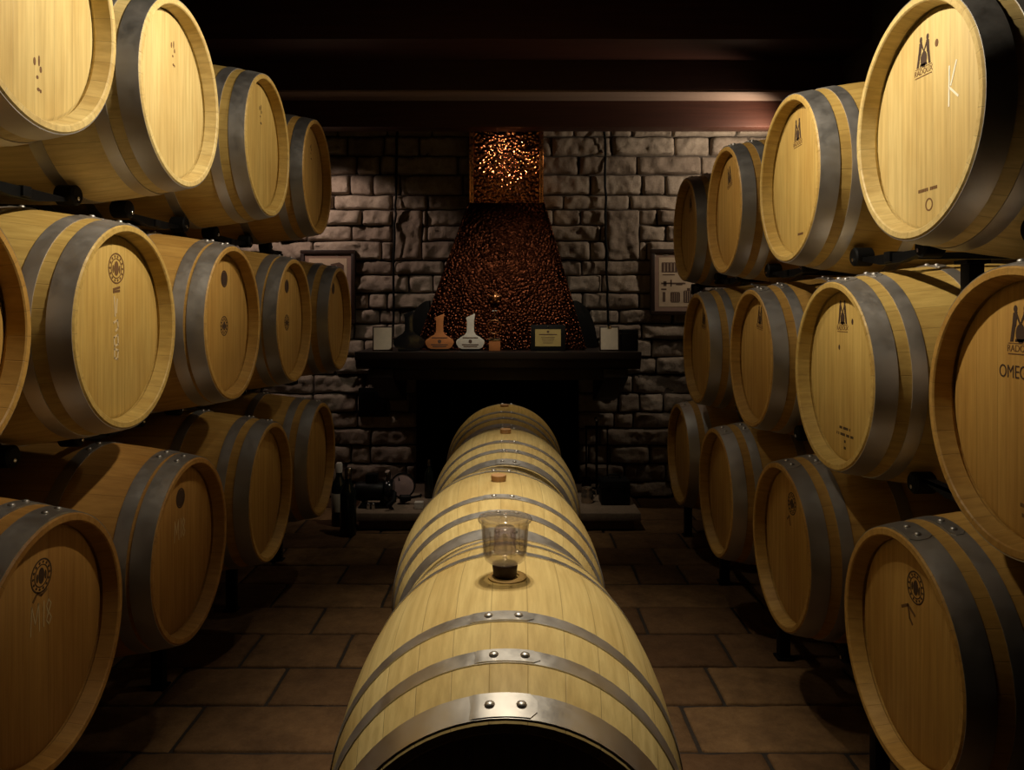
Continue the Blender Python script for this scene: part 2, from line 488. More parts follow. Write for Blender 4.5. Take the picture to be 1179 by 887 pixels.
STY = {  # low and far barrels take darker oak in place of dimmer light
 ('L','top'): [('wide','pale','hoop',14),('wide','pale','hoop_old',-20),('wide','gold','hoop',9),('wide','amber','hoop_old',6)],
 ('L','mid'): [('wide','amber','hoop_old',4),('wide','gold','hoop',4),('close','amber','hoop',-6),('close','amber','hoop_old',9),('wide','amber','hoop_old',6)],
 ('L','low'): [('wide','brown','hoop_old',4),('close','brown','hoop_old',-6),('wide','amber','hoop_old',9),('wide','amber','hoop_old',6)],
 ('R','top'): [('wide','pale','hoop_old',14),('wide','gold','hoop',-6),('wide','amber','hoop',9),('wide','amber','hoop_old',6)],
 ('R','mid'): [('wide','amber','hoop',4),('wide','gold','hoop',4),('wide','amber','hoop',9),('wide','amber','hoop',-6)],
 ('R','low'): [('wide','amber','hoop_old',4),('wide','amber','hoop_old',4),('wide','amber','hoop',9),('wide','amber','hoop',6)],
}
LOOK = {
 ('L','top',0): 'pale oak barrel cut off by the upper left corner, top row of the left stack',
 ('L','top',1): 'bright pale oak barrel with small brown specks, second along the top left row',
 ('L','top',2): 'golden oak barrel with small dark specks, third along the top left row',
 ('L','top',3): 'dim oak barrel at the far end of the top left row, against the stone wall',
 ('L','mid',0): 'oak barrel mostly cut off by the left edge, middle left row',
 ('L','mid',1): 'golden oak barrel with round emblem over rubbed chalk strokes, middle left row',
 ('L','mid',2): 'amber oak barrel with dark disc stamp above small emblem, third along middle left row',
 ('L','mid',3): 'dim oak barrel with two dark stamps, fourth along the middle left row',
 ('L','mid',4): 'oak barrel at far end of middle left row, before the framed print',
 ('L','low',0): 'brown oak barrel chalked M18 in the lower left corner, bottom left row',
 ('L','low',1): 'brown oak barrel chalked M18 under a dark disc stamp, second in bottom left row',
 ('L','low',2): 'dim oak barrel with a plain head, bottom left row, third from the camera',
 ('L','low',3): 'dim oak barrel at the far end of the bottom left row, beside the hearth clutter',
 ('R','top',0): 'large bright oak barrel with figure stamp and white chalk K, top right row',
 ('R','top',1): 'golden oak barrel with small figure stamp, top right row, second from the camera',
 ('R','top',2): 'oak barrel third along the top right row',
 ('R','top',3): 'dim oak barrel at far end of top right row, before the framed print',
 ('R','mid',0): 'oak barrel lettered OMEGA at the right edge, middle right row, nearest',
 ('R','mid',1): 'golden oak barrel with figure stamp and four lines of small print, middle right row',
 ('R','mid',2): 'third oak barrel along the middle right row, stamp partly behind its hoop',
 ('R','mid',3): 'dim oak barrel at the far end of the middle right row, under the framed print',
 ('R','low',0): 'amber oak barrel with round emblem and scrawl, lower right corner, bottom right row',
 ('R','low',1): 'amber oak barrel with emblem on its upper head, second along the bottom right row',
 ('R','low',2): 'dim oak barrel third along the bottom right row, standing over floor shadow',
 ('R','low',3): 'dim oak barrel at the far end of the bottom right row, by the wall',
}
B = {}
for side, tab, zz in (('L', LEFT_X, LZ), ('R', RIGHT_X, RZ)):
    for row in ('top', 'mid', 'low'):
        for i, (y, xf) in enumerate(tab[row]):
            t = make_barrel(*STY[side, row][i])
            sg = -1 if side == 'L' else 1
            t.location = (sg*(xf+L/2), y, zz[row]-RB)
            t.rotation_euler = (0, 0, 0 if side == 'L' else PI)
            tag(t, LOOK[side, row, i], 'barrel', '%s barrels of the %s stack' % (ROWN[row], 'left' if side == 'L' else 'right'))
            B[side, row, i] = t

CEN = [(1.625, -.010), (2.575, -.045), (3.575, -.030), (4.565, -.045)]
CENZ = EYE-.572-2*RB
CL = ['pale oak barrel nearest the camera in the centre row, carrying the clear airlock',
      'pale oak barrel with a wooden bung behind the airlock, second of the centre row',
      'pale oak barrel third of the centre row, flat bung on top',
      'dim oak barrel at the far end of the centre row before the fireplace']
for i, (y, x) in enumerate(CEN):
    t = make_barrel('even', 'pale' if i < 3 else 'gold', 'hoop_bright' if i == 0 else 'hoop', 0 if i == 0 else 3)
    t.location = (x, y, CENZ+(.006 if i == 0 else 0)); t.rotation_euler = (0, 0, -PI/2+(0, math.radians(1.6), 0, 0)[i])
    tag(t, CL[i], 'barrel', 'barrels of the centre row'); B['C', 'c', i] = t
    if i:
        hgt = (.0, .018, .006, .010)[i]
        bg = MB().lathe([(.020, -.03), (.025, hgt*.3), (.026, hgt), (.024, hgt+.002), (.002, hgt+.0025)], 24, 'Z', (0, 0, 2*RB)).build('bung', 'bungwood', t)
    # dark ring worn round the bung hole
    if i == 0:
        MB().lathe([(.026, -.004), (.040, -.002), (.041, .0012), (.039, .0025), (.030, .003), (.026, .0025)], 32, 'Z', (0, 0, 2*RB), loop=True).build('bung_ring', 'ringwood', t)

# stamps and chalk
def stampR(t, s, v, ttl, small=None, roll=0, inkm='ink', du=0):
    fg = figures(v, s)
    for q in fg.v: q.y += du
    put(t, 'maker_stamp', fg, inkm, 'dark stamp of two figures over a cask', roll)
    mb = text_mb('RADOUX', .026*s, 0, v-.026*s, 1.0)
    for q in mb.v: q.y += 0
    fr = MB(); fr.v = mb.v; fr.f = mb.f
    fr.prism([(-.050*s, v-.034*s), (.050*s, v-.034*s), (.050*s, v-.031*s), (-.050*s, v-.031*s)], 0, .0006, 'X')
    fr.prism([(-.050*s, v-.005*s), (.050*s, v-.005*s), (.050*s, v-.003*s), (-.050*s, v-.003*s)], 0, .0006, 'X')
    for q in fr.v: q.y += du
    put(t, 'wordmark', fr, 'ink_faint', None, roll)
    if ttl: put(t, 'lettering', text_mb(ttl, .038, du-.014, v-.074, .80), 'ink', None, roll)
for key, s, v, ttl, roll in ((('R','top',0), .74, .135, None, -.05), (('R','top',1), .74, .14, None, 0), (('R','top',2), .74, .14, None, .2),
                             (('R','mid',0), .76, .135, 'OMEGA', 0), (('R','mid',1), .74, .158, None, 0), (('R','mid',2), .74, .145, None, -.1), (('R','top',3), .74, .13, None, .1), (('R','mid',3), .8, .13, None, -.1)):
    stampR(B[key], s, v, ttl, None, roll, du={('R','top',0): -.026, ('R','mid',0): -.024}.get(key, -.006))
mk = MB(); disc(mk, .062, .165, .006, .009); disc(mk, -.030, .085, .005, .008)
put(B['R','mid',1], 'ink_spot', mk, 'ink')
mk = MB(); disc(mk, .038, .172, .007, .009); put(B['R','top',0], 'ink_spot', mk, 'ink_faint')
def small_print(t, v, rows, seed, u=0, mat='ink'):
    mb = MB()
    for k, w in enumerate(rows): bars(mb, u-w/2, u+w/2, v-k*.020, .008, .2, seed+k)
    put(t, 'small_print', mb, mat)
small_print(B['R','mid',1], -.165, (.075, .115, .010, .014), 3, .01)
small_print(B['R','mid',0], -.195, (.050, .040), 11, 0, 'ink_faint')
small_print(B['R','top',0], -.170, (.085,), 5, 0, 'ink_faint')
mk = MB(); ring(mk, .005, -.203, .012, .004, n=16); put(B['R','top',0], 'seal_mark', mk, 'ink_faint')
small_print(B['R','top',1], -.195, (.050,), 8, .02, 'ink_faint')
put(B['R','top',0], 'chalk_mark', strokes([[(.088, .01), (.090, .100)], [(.092, .050), (.124, .024)], [(.096, .056), (.118, .105)]], .005), 'chalk', 'white chalk stroke')
for key, v, r, m_ in ((('L','mid',1), .165, .040, 'ink_faint'), (('R','low',0), .155, .036, 'ink'), (('R','low',1), .150, .036, 'ink'), (('L','low',0), .150, .036, 'ink'), (('C','c',0), .10, .06, 'ink_faint'), (('L','mid',2), -.012, .034, 'ink'), (('L','mid',3), -.01, .034, 'ink')):
    put(B[key], 'round_emblem', emblem(v, r), m_, 'round dark emblem', -.1 if key[0] == 'R' else .0)
for key, v in ((('L','mid',2), .165), (('L','mid',3), .16), (('L','low',1), .16), (('L','mid',4), .17)):
    put(B[key], 'disc_stamp', ring(disc(MB(), 0, v, .026, .026), 0, v, .027, .005), 'ink', 'solid dark disc stamp')
put(B['R','low',0], 'scrawl', strokes([[(-.05, .085), (-.02, .10), (-.012, .07), (.0, .06)], [(-.02, .10), (.012, .085)]], .007), 'ink_faint')
put(B['R','low',1], 'scrawl', strokes([[(-.03, .085), (-.01, .10), (.0, .07)]], .007), 'ink_faint')
put(B['L','low',0], 'chalk_mark', strokes(shift(M18, -.040, .025, 1.05), .0032), 'chalk_faint', 'chalked M18')
put(B['L','low',0], 'scrawl', strokes([[(-.03, .10), (-.015, .115), (.0, .105), (.02, .112)]], .006), 'ink_faint')
put(B['L','low',1], 'chalk_mark', strokes(shift(M18, -.045, .03, 1.05), .0032), 'chalk_faint', 'chalked M18')
put(B['L','mid',1], 'chalk_mark', strokes([[(-.012, .085), (-.006, .03)], [(.004, .078), (.0, .04)],
    [(-.014, .012), (.006, .018), (.010, -.004), (-.004, -.012)], [(-.012, -.03), (.008, -.024), (.010, -.05), (-.010, -.055), (-.012, -.03)], [(-.010, -.062), (.010, -.068), (.006, -.092), (-.010, -.088), (-.010, -.062)]], .006), 'chalk_faint', 'rubbed pale chalk strokes')
put(B['L','mid',1], 'scrawl', strokes([[(-.016, .105), (.018, .112)], [(-.016, .098), (.018, .102)]], .007), 'ink_faint')
for key in (('L','top',1), ('L','top',2), ('L','top',0), ('L','top',3)):
    mb = MB(); u, v = (0.015, .16) if key[2] else (.03, -.13)
    disc(mb, u-.010, v, .004, .009); disc(mb, u+.006, v+.006, .003, .012); disc(mb, u+.012, v-.012, .004, .007); disc(mb, u, v-.032, .004, .004); disc(mb, u+.004, v-.058, .005, .004); disc(mb, u+.012, v-.060, .003, .004)
    put(B[key], 'ink_spot', mb, 'ink_faint' if key[2] < 2 else 'ink')

# ------------------------------------------------------------------ roller racks under the stacks
RR = .030
NTH = ['first', 'second', 'third', 'fourth', 'fifth', 'sixth']
def rack(side, tab, zz):
    """low roller stands: one in every gap of a row, a roller bracket in front and at the back, a bar between them"""
    sg = -1 if side == 'L' else 1
    XI = .30 if side == 'L' else .16
    RC = rad(L/2-XI-.036)+.005; RS = rad(L/2-XI-.10)+.006
    below = {'top': 'mid', 'mid': 'low', 'low': None}
    rl = MB().lathe([(RR-.006, -.03), (RR, -.025), (RR, .025), (RR-.006, .03)], 18, 'X').mesh('roller', 'rubber')
    bl = MB().lathe([(.006, -.034), (.006, .034), (.003, .036)], 10, 'X').mesh('bolt', 'chrome')
    for row in ('low', 'mid', 'top'):
        ys = [y for y, _ in tab[row]]; z = zz[row]
        gaps = [(ys[0]-.72, ys[0])]+list(zip(ys[:-1], ys[1:]))+[(ys[-1], ys[-1]+.72)]
        def surf(yy, r):
            if not below[row]: return 0.0
            return max([0.0]+[zz[below[row]]+math.sqrt(r*r-(yb-yy)**2) for yb, _ in tab[below[row]] if abs(yb-yy) < r-.002])
        for gi, (a, b) in enumerate(gaps):
            first, last = gi == 0, gi == len(gaps)-1
            yc = (a+b)/2; half = (b-a)/2
            if first: yc = b-.36; half = .36
            if last: yc = a+.36; half = .36
            so = half-.155 if side == 'L' else half-.215
            dy = half-so; zr = z-math.sqrt((RC+RR)**2-dy*dy)
            while below[row] and so > .08 and any(math.hypot(yb-(yc+k*so), zz[below[row]]-zr) < RS+RR+.004 for yb, _ in tab[below[row]] for k in (-1, 1)):
                so -= .008; dy = half-so; zr = z-math.sqrt((RC+RR)**2-dy*dy)
            lo = zr-.07
            for q in range(-8, 9):
                lo = max(lo, surf(yc+so*q/8, RS)+.003-.025*max(0, abs(q)/8-.3))
            if row == 'low': lo = zr-.07
            xf = sum(x for _, x in tab[row])/len(ys)
            X0 = sg*(xf+L/2)
            side_w = 'left' if side == 'L' else 'right'
            t = thing('roller_stand', (X0, yc, lo), 'black steel roller stand under the %s of the %s stack, %s from the camera' % (ROWN[row], side_w, NTH[gi]), 'stand', 'roller stands of the %s stack' % side_w)
            zb = max(zr-.02, surf(yc, RB+.030))-lo
            for xi in (XI, L-XI):
                x = sg*(xf+xi)-X0
                e0 = .0 if first else -so-.018; e1 = .0 if last else so+.018
                zt = zr-lo
                poly = [(-.06, 0), (.06, 0)]
                if not last: poly += [(so+.018, .025), (so+.018, zt+.010), (so-.018, zt+.010), (so-.03, max(zt-.02, .03))]
                else: poly += [(.06, zt-.02)]
                if not first: poly += [(-so+.03, max(zt-.02, .03)), (-so+.018, zt+.010), (-so-.018, zt+.010), (-so-.018, .025)]
                else: poly += [(-.06, zt-.02)]
                br = MB().prism(poly, -.012, .012, 'X', (x, 0, 0)).build('roller_bracket', 'steel', t, bevel=.002)
                MB().box(x-.02, x+.02, -.018, .018, .004, max(zb+.012, .02)).build('socket', 'steel', t, bevel=.002)
                foot = surf(yc, RC) if row != 'low' else 0
                foot = foot+.003 if foot else 0
                if lo-foot > .012 and row == 'low':
                    MB().box(x-.022, x+.022, -.02, .02, -lo, .01).build('post', 'steel', t, bevel=.003)
                    MB().box(x-.032, x+.032, -.03, .03, -lo, -lo+.006).build('foot_plate', 'steel', t)
                for s in (-1, 1):
                    if (first and s == -1) or (last and s == 1): continue
                    r = link('roller', rl, br); r.location = (x, s*so, zt)
                    bo = link('bolt', bl, br); bo.location = (x, s*(so-.004), zt-.01)
            MB().box(-L/2+XI, L/2-XI, -.010, .010, zb-.010, zb+.010).build('cross_bar', 'steel', t, bevel=.002)
    if side == 'R':
        y, x = tab['top'][0]; X = x+.228
        t = thing('prop_post', (X, y+.131, zz['low']+.342), 'black steel post between the nearest barrels of the right stack', 'post')
        MB().box(-.02, .02, -.02, .02, .003, zz['top']-.315-zz['low']-.342-.02).build('shaft', 'steel', t, bevel=.003)
        MB().box(-.03, .03, -.03, .03, zz['top']-.315-zz['low']-.342-.022, zz['top']-.315-zz['low']-.342-.012).build('cap_plate', 'steel', t)
rack('L', LEFT_X, LZ)
rack('R', RIGHT_X, RZ)
# two bearers under every barrel of the centre row
for i, (y, x) in enumerate(CEN):
    zb = B['C', 'c', i].location.z
    tb = thing('barrel_cradle', (x, y, 0), ['steel cradle under the centre barrel with the airlock', 'steel cradle under the second centre barrel', 'steel cradle under the third centre barrel', 'steel cradle under the farthest centre barrel'][i], 'cradle', 'cradles of the centre row', (0, math.radians(1.6), 0, 0)[i])
    for dy in (-.25, .22):
        r = max(rad(dy-.022), rad(dy+.022))+.004; zc = zb+RB
        poly = [(-.30, 0), (.30, 0)]
        for k in range(13):
            a = math.radians(-90+42-84*k/12); poly.append((r*math.cos(a), zc+r*math.sin(a)))
        poly[0] = (-.26, 0); poly[1] = (.26, 0)
        MB().prism(poly, dy-.02, dy+.02, 'Y').build('bearer', 'steel', tb)
    for sx in (-.2, .2):
        MB().box(sx-.02, sx+.02, -.23, .20, 0, .03).build('rail', 'steel', tb)

# ------------------------------------------------------------------ the airlock on the first centre barrel
by, bx = CEN[0]
bt = CENZ+.006+2*RB
al = thing('airlock', (bx-.005, by, bt), 'clear plastic fermentation airlock with dark stopper on nearest centre barrel', 'airlock')
MB().lathe([(.0225, .001), (.0245, .004), (.0275, .027), (.0265, .029), (.004, .029)], 32).build('stopper', 'stopper', al, smooth=40)
z0 = .0295
outer = [(.004, 0), (.027, 0), (.034, .003), (.0425, .009), (.0465, .018), (.0505, .080), (.0515, .088), (.0565, .090), (.0580, .094), (.0565, .0975), (.0525, .097)]
inner = [(.0495, .092), (.0480, .080), (.0440, .020), (.0405, .012), (.033, .0065), (.027, .0025), (.004, .0025)]
MB().lathe([(r, z+z0) for r, z in outer+inner], 48).build('cup', 'glass', al, smooth=50)
MB().lathe([(.004, .0035+z0), (.0255, .0035+z0), (.032, .0075+z0), (.0395, .013+z0), (.0430, .021+z0), (.0440, .036+z0), (.0435, .0372+z0), (.004, .037+z0)], 40).build('water', 'water', al)
# floating inner cap: a small inverted cup, and the centre stem
MB().lathe([(.0245, .024+z0), (.0225, .074+z0), (.0200, .077+z0), (.004, .078+z0), (.004, .0765+z0), (.0192, .0755+z0), (.0210, .073+z0), (.0230, .024+z0)], 40).build('inner_cap', 'innerglass', al, smooth=50)
MB().lathe([(.0052, .003+z0), (.0048, .062+z0), (.0036, .062+z0), (.0038, .003+z0)], 16, loop=True).build('stem', 'glass', al)
# cap lid inside the rim
MB().lathe([(.0515, .0955+z0), (.0510, .0985+z0), (.044, .1000+z0), (.030, .1035+z0), (.016, .1065+z0), (.004, .1075+z0), (.004, .106+z0), (.016, .105+z0), (.030, .102+z0), (.044, .0985+z0)], 40).build('lid', 'lidglass', al, smooth=70)
for k in range(6):
    a = 2*PI*k/6+.3
    MB().box(-.0015, .0015, .0435, .0460, .024+z0, .076+z0).xform(Matrix.Rotation(a, 4, 'Z')).build('rib', 'glass', al)

# ------------------------------------------------------------------ stone wall
WY = 5.75; XL = -2.25; XR = 2.2; CEIL = 3.30
OPEN = (-.72, .50, 1.02)     # firebox opening in the wall: x0, x1, top
def tint_attr(me, vals):
    at = me.attributes.new('tint', 'FLOAT', 'POINT'); at.data.foreach_set('value', vals)
def stone_blocks(blocks, name, mat, facing, res, amp, edge, seed, back):
    """blocks: (a0,a1,b0,b1,height,tint) in plane coords; facing(a,b,h)->xyz"""
    vs = []; fs = []; tv = []
    for bi, (a0, a1, b0, b1, h, tn) in enumerate(blocks):
        def steps(p0, p1):
            e1 = min(edge*.18, (p1-p0)*.08); e2 = min(edge*.6, (p1-p0)*.2)
            n = max(3, int((p1-p0-2*e2)/res))
            return [p0, p0+e1]+[p0+e2+(p1-p0-2*e2)*i/n for i in range(n+1)]+[p1-e1, p1]
        A, Bs = steps(a0, a1), steps(b0, b1); na, nb = len(A)-1, len(Bs)-1; o = len(vs)
        rr = random.Random(seed+bi); off = Vector((rr.uniform(-50, 50), rr.uniform(-50, 50), rr.uniform(-50, 50)))
        tilt_a = rr.uniform(-.7, .7)*amp; tilt_b = rr.uniform(-.8, .8)*amp
        cr = rr.uniform(.4, 1.0)*edge
        for i in range(na+1):
            for j in range(nb+1):
                a, b = A[i], Bs[j]; u = (a-a0)/(a1-a0); v = (b-b0)/(b1-b0)
                p = Vector((a*9, b*9, 0))+off
                ea, eb = min(a-a0, a1-a), min(b-b0, b1-b); e = min(ea, eb)
                # rounded corners
                if ea < cr and eb < cr: e = max(0, cr-math.hypot(cr-ea, cr-eb))
                k = min(1, e/edge); k = math.sqrt(max(0, 1-(1-k)**2))
                d = h*k+amp*k*(noise.noise(p)*1.0+noise.noise(p*2.6)*.6+noise.noise(p*6)*.32)+k*(tilt_a*(u-.5)+tilt_b*(v-.5))
                q = Vector((a*7, b*7, seed))
                a += edge*.28*noise.noise(q); b += edge*.34*noise.noise(q+Vector((5, 9, 4)))
                if e < 1e-6: d = -back
                vs.append(facing(a, b, max(d, -back))); tv.append(tn)
        for i in range(na):
            for j in range(nb):
                q = o+i*(nb+1)+j; fs.append((q, q+nb+1, q+nb+2, q+1))
    mb = MB(); mb.add(vs, fs)
    me = mb.mesh(name, mat, smooth=50)
    tint_attr(me, tv)
    return me
rn = random.Random(21)
special = []      # bigger squarish stones seen in the photograph
for (x0, x1, y0, y1, tn) in ((453, 486, 246, 290, .1), (698, 736, 248, 292, .15), (766, 812, 192, 226, 1.6), (404, 430, 196, 226, .2)):
    a, b = P(x0, y1, WY), P(x1, y0, WY); special.append((a.x, b.x, a.z, b.z, tn))
blocks = []
zs = [0.0]
while zs[-1] < 2.95: zs.append(zs[-1]+rn.uniform(.108, .152))
special = [(a, b, min(zs, key=lambda q: abs(q-c))+.003, min(zs, key=lambda q: abs(q-d))-.003, t_) for a, b, c, d, t_ in special]
for z, z1_ in zip(zs[:-1], zs[1:]):
    hgt = z1_-z; x = XL-rn.uniform(0, .3)
    while x < XR:
        w = rn.choice((.16, .24, .3, .34, .38, .44, .52))*rn.uniform(.85, 1.15)
        x1 = x+w
        segs = [(x+.004, x1-.004)]
        for (sa, sb, sz0, sz1, _) in special:
            if sz0 < z+hgt-.03 and sz1 > z+.03:
                out = []
                for (p, q) in segs:
                    if q <= sa or p >= sb: out.append((p, q)); continue
                    if p < sa-.03: out.append((p, sa-.005))
                    if q > sb+.03: out.append((sb+.005, q))
                segs = out
        out = []
        for (p, q) in segs:
            if z < OPEN[2] and q > OPEN[0] and p < OPEN[1]:
                if p < OPEN[0]-.05: out.append((p, OPEN[0]))
                if q > OPEN[1]+.05: out.append((OPEN[1], q))
            else: out.append((p, q))
        for (p, q) in out:
            blocks.append((p, q, z+.003, z+hgt-.003, rn.uniform(.020, .062), rn.random()))
        x = x1
for (sa, sb, s0, s1, tn) in special: blocks.append((sa, sb, s0, s1, .035, tn))
me = stone_blocks(blocks, 'wall_back', 'wallstone', lambda a, b, h: (a, WY-h, b), .015, .024, .026, 100, .012)
o = link('wall_back', me); tag(o, kind='structure')
mb = MB(); mb.box(XL-.1, OPEN[0], WY, WY+.12, 0, CEIL); mb.box(OPEN[1], XR+.1, WY, WY+.12, 0, CEIL); mb.box(OPEN[0], OPEN[1], WY, WY+.12, OPEN[2], CEIL)
mo = mb.build('mortar', 'mortar', o)
# side walls
for nm, x0, x1 in (('wall_left', XL-.12, XL), ('wall_right', XR, XR+.12)):
    tag(MB().box(x0, x1, -1.2, WY+.12, 0, CEIL).build(nm, 'plaster'), kind='structure')

# ------------------------------------------------------------------ flagstone floor
rows = [-1.2, -.6, 0, .55, .95, 1.3, 1.6, 1.9, 2.16, 2.43, 2.72, 3.01, 3.32, 3.62, 3.93, 4.22, 4.52, 4.83, 5.14, 5.45, 5.80]
known = {2.16: [.80, 1.06, -.55, -1.2], 2.43: [.60, 1.25, -1.09, -.38], 2.72: [.76, 1.3, -.88, -.3], 3.01: [.885, .2, -1.08, -.69], 3.32: [.594, 1.04, -.88, -.2, -1.5],
         3.62: [.45, 1.2, -.62, -1.15], 3.93: [.66, .91, -.9, -.45], 4.22: [.83, .4, -.75], 4.52: [.62, 1.05, -.6, -1.0]}
fb = []
rn = random.Random(5)
for r0, r1 in zip(rows[:-1], rows[1:]):
    xs = sorted(known.get(r0, []))
    if not xs:
        x = -1.9+rn.uniform(0, .4)
        while x < 2: xs.append(x); x += rn.uniform(.36, .62)
    while xs[0] > XL+.75: xs.insert(0, xs[0]-rn.uniform(.4, .62))
    while xs[-1] < XR-.75: xs.append(xs[-1]+rn.uniform(.4, .62))
    xs = [XL]+xs+[XR]
    for p, q in zip(xs[:-1], xs[1:]):
        fb.append((p+.005, q-.005, r0+.005, r1-.005, rn.uniform(.010, .014), rn.random()))
fm = stone_blocks(fb, 'floor', 'flag', lambda a, b, h: (a, b+.05*0, h-.014), .026, .0042, .012, 900, .02)
fl = link('floor', fm); tag(fl, kind='structure')
MB().box(XL-.12, XR+.12, -1.2, WY+.1, -.12, -.010).build('joint_bed', 'joint', fl)

# ------------------------------------------------------------------ ceiling and beams
mb = MB()
y = -1.2
while y < WY+.1:
    mb.box(XL-.12, XR+.12, y, y+.148, CEIL, CEIL+.04); y += .15
tag(mb.build('ceiling', 'ceilboard', bevel=.003), kind='structure')
tag(MB().box(XL-.05, XR+.05, 4.67, 5.07, 3.06, CEIL+.01).build('trim_1', 'beam', bevel=.008), kind='structure')
tag(MB().box(XL-.05, XR+.05, 5.07, 5.285, 2.866, CEIL+.01).build('trim_2', 'ceilboard', bevel=.006), kind='structure')
tag(MB().box(XL-.05, XR+.05, 5.074, 5.286, 2.852, 2.866).build('trim_4', 'beam_pale', bevel=.002), kind='structure')  # pale board added under the beam to paint its underside as lit
tag(MB().box(XL-.05, XR+.05, 5.287, 5.43, 2.672, CEIL+.01).build('trim_3', 'beam', bevel=.008), kind='structure')

# ------------------------------------------------------------------ fireplace
fp = thing('fireplace', (-.09, 5.4, 0), 'dark fireplace with hammered copper hood and flue on the stone wall', 'fireplace')
FX, FYY = fp.location.x, fp.location.y
def fpart(mb, name, mat, parent=None, bevel=0, smooth=35):
    mb.xform(Matrix.Translation((-FX, -FYY, 0))); return mb.build(name, mat, parent or fp, bevel, smooth)
# hearth
hb = []
for (a, b) in ((-1.02, -.52), (-.51, -.02), (-.01, .42), (.43, .82)): hb.append((a, b))
for a, b in hb:
    mb = MB().box(a, b, 4.85, WY-.07, .062, .115); fpart(mb, 'hearth_slab', 'hearthstone', None, .008)
fpart(MB().box(-.98, .78, 4.89, WY-.07, 0, .062), 'hearth_base', 'hearthstone', None, .006)
# firebox
mb = MB(); x0, x1, zt = OPEN
mb.box(x0-.06, x0+.002, WY+.001, WY+.55, .0, zt); mb.box(x1-.002, x1+.06, WY+.001, WY+.55, 0, zt)
mb.box(x0-.06, x1+.06, WY+.55, WY+.62, 0, zt+.06); mb.box(x0-.06, x1+.06, WY+.125, WY+.62, zt, zt+.06); mb.box(x0-.06, x1+.06, WY-.06, WY+.62, .0, .112)
fpart(mb, 'firebox', 'soot')
# mantel shelf, frieze and corbels
MT = 1.133
mb = MB().prism([(4.95, MT), (4.95, MT-.045), (4.975, MT-.06), (4.985, MT-.10), (5.01, MT-.115), (WY-.075, MT-.115), (WY-.075, MT)], -1.02, .84, 'X')
fpart(mb, 'mantel_shelf', 'mantel', None, .004)
mb = MB().box(-.86, .68, 5.03, WY-.08, MT-.19, MT-.114); fpart(mb, 'frieze', 'mantel', None, .006)
for xa in (-.94, .60):
    poly = [(5.0, MT-.115), (5.0, MT-.17), (5.06, MT-.20), (5.2, MT-.26), (5.42, MT-.34), (WY-.08, MT-.40), (WY-.08, MT-.115)]
    fpart(MB().prism(poly, xa, xa+.16, 'X'), 'corbel', 'mantel', None, .006)
# hood: tapering hammered copper
def frustum(x0, x1, y0, y1, z0, X0, X1, Y0, Y1, z1, n=1):
    mb = MB()
    mb.add([(x0,y0,z0),(x1,y0,z0),(x1,y1,z0),(x0,y1,z0),(X0,Y0,z1),(X1,Y0,z1),(X1,Y1,z1),(X0,Y1,z1)],
           [(0,3,2,1),(4,5,6,7),(0,1,5,4),(1,2,6,5),(2,3,7,6),(3,0,4,7)]); return mb
HT = 2.17
hood = fpart(frustum(-.645, .495, 5.16, WY-.075, MT+.001, -.305, .225, 5.44, WY-.075, HT), 'hood', 'copper_dim', None, .01)
for sx, tx in ((-.645, -.305), (.495, .225)):
    mb = MB().tube([(sx, 5.158, MT+.01), (tx, 5.438, HT)], .008, 8); fpart(mb, 'edge_seam', 'copper_dim', hood)
# flue
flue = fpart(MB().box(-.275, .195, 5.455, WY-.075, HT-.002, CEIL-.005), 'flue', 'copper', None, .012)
for xa in (-.305, .195):
    fpart(MB().box(xa, xa+.030, 5.447, 5.475, HT-.001, CEIL-.005), 'corner_strip', 'copper_strip', flue, .006)
# dark rounded shoulders either side of the hood
for sx, k in ((-.655, -1), (.505, 1)):
    poly = [(0, MT+.002)]+[(k*.17*math.cos(a), MT+.002+.34*math.sin(a)) for a in [PI/2*i/10 for i in range(11)]]
    fpart(MB().prism([(sx-k*.06+p, q) for p, q in poly], 5.50, 5.62, 'Y'), 'hood_shoulder', 'black', hood, .01)
# ornament riveted to the hood's front
oc = P(570, 343, 5.22)
mb = MB().lathe([(.03, 0), (.034, -.012), (.026, -.03), (.012, -.04), (.002, -.042)], 20, 'Y', (oc.x, 5.235, oc.z))
for k in range(5):
    a = 2*PI*k/5+.3; mb.lathe([(.012, 0), (.013, -.01), (.007, -.02), (.001, -.022)], 10, 'Y', (oc.x+.034*math.cos(a), 5.235, oc.z+.034*math.sin(a)))
fpart(mb, 'ornament', 'copper_strip', hood)

MT += .0015
# ------------------------------------------------------------------ awards on the mantel
def stand_plate(name, px, y0, y1, w, Y, label, cat, plate, tilt=.14):
    pass
def easel(t, w, h, tilt, mat='black'):
    MB().prism([(-.015, 0), (.075, 0), (.072, .008), (.03, .012), (.012, h*.8), (.0, h*.8), (-.004, .01)], -w*.32, w*.32, 'X').build('stand', mat, t)
def card(px0, px1, py0, Y, name, label, cat, frame, face, ang=0, w=None, margins=.008, clip=False):
    a, b = P(px0, 404.5, Y), P(px1, py0, Y)
    w = b.x-a.x; h = b.z-MT
    t = thing(name, ((a.x+b.x)/2, Y, MT), label, cat, 'awards on the mantel', ang)
    R = Matrix.Rotation(-.12, 4, 'X')
    MB().box(-w/2, w/2, 0, .012, .001, h).xform(R).build('panel', frame, t, bevel=.002)
    MB().box(-w/2+margins, w/2-margins, -.0015, .004, margins, h-margins).xform(R).build('face', face, t)
    MB().prism([(.016, .001), (.075, .001), (.07, .006), (.11*h+.026, h*.7), (.11*h+.016, h*.7)], -w*.2, w*.2, 'X').build('stand', 'black', t)
    if clip:
        MB().box(-.012, .012, -.006, .016, h-.012, h+.006).xform(R).build('clip', 'chrome', t, bevel=.002)
    return t, w, h, R
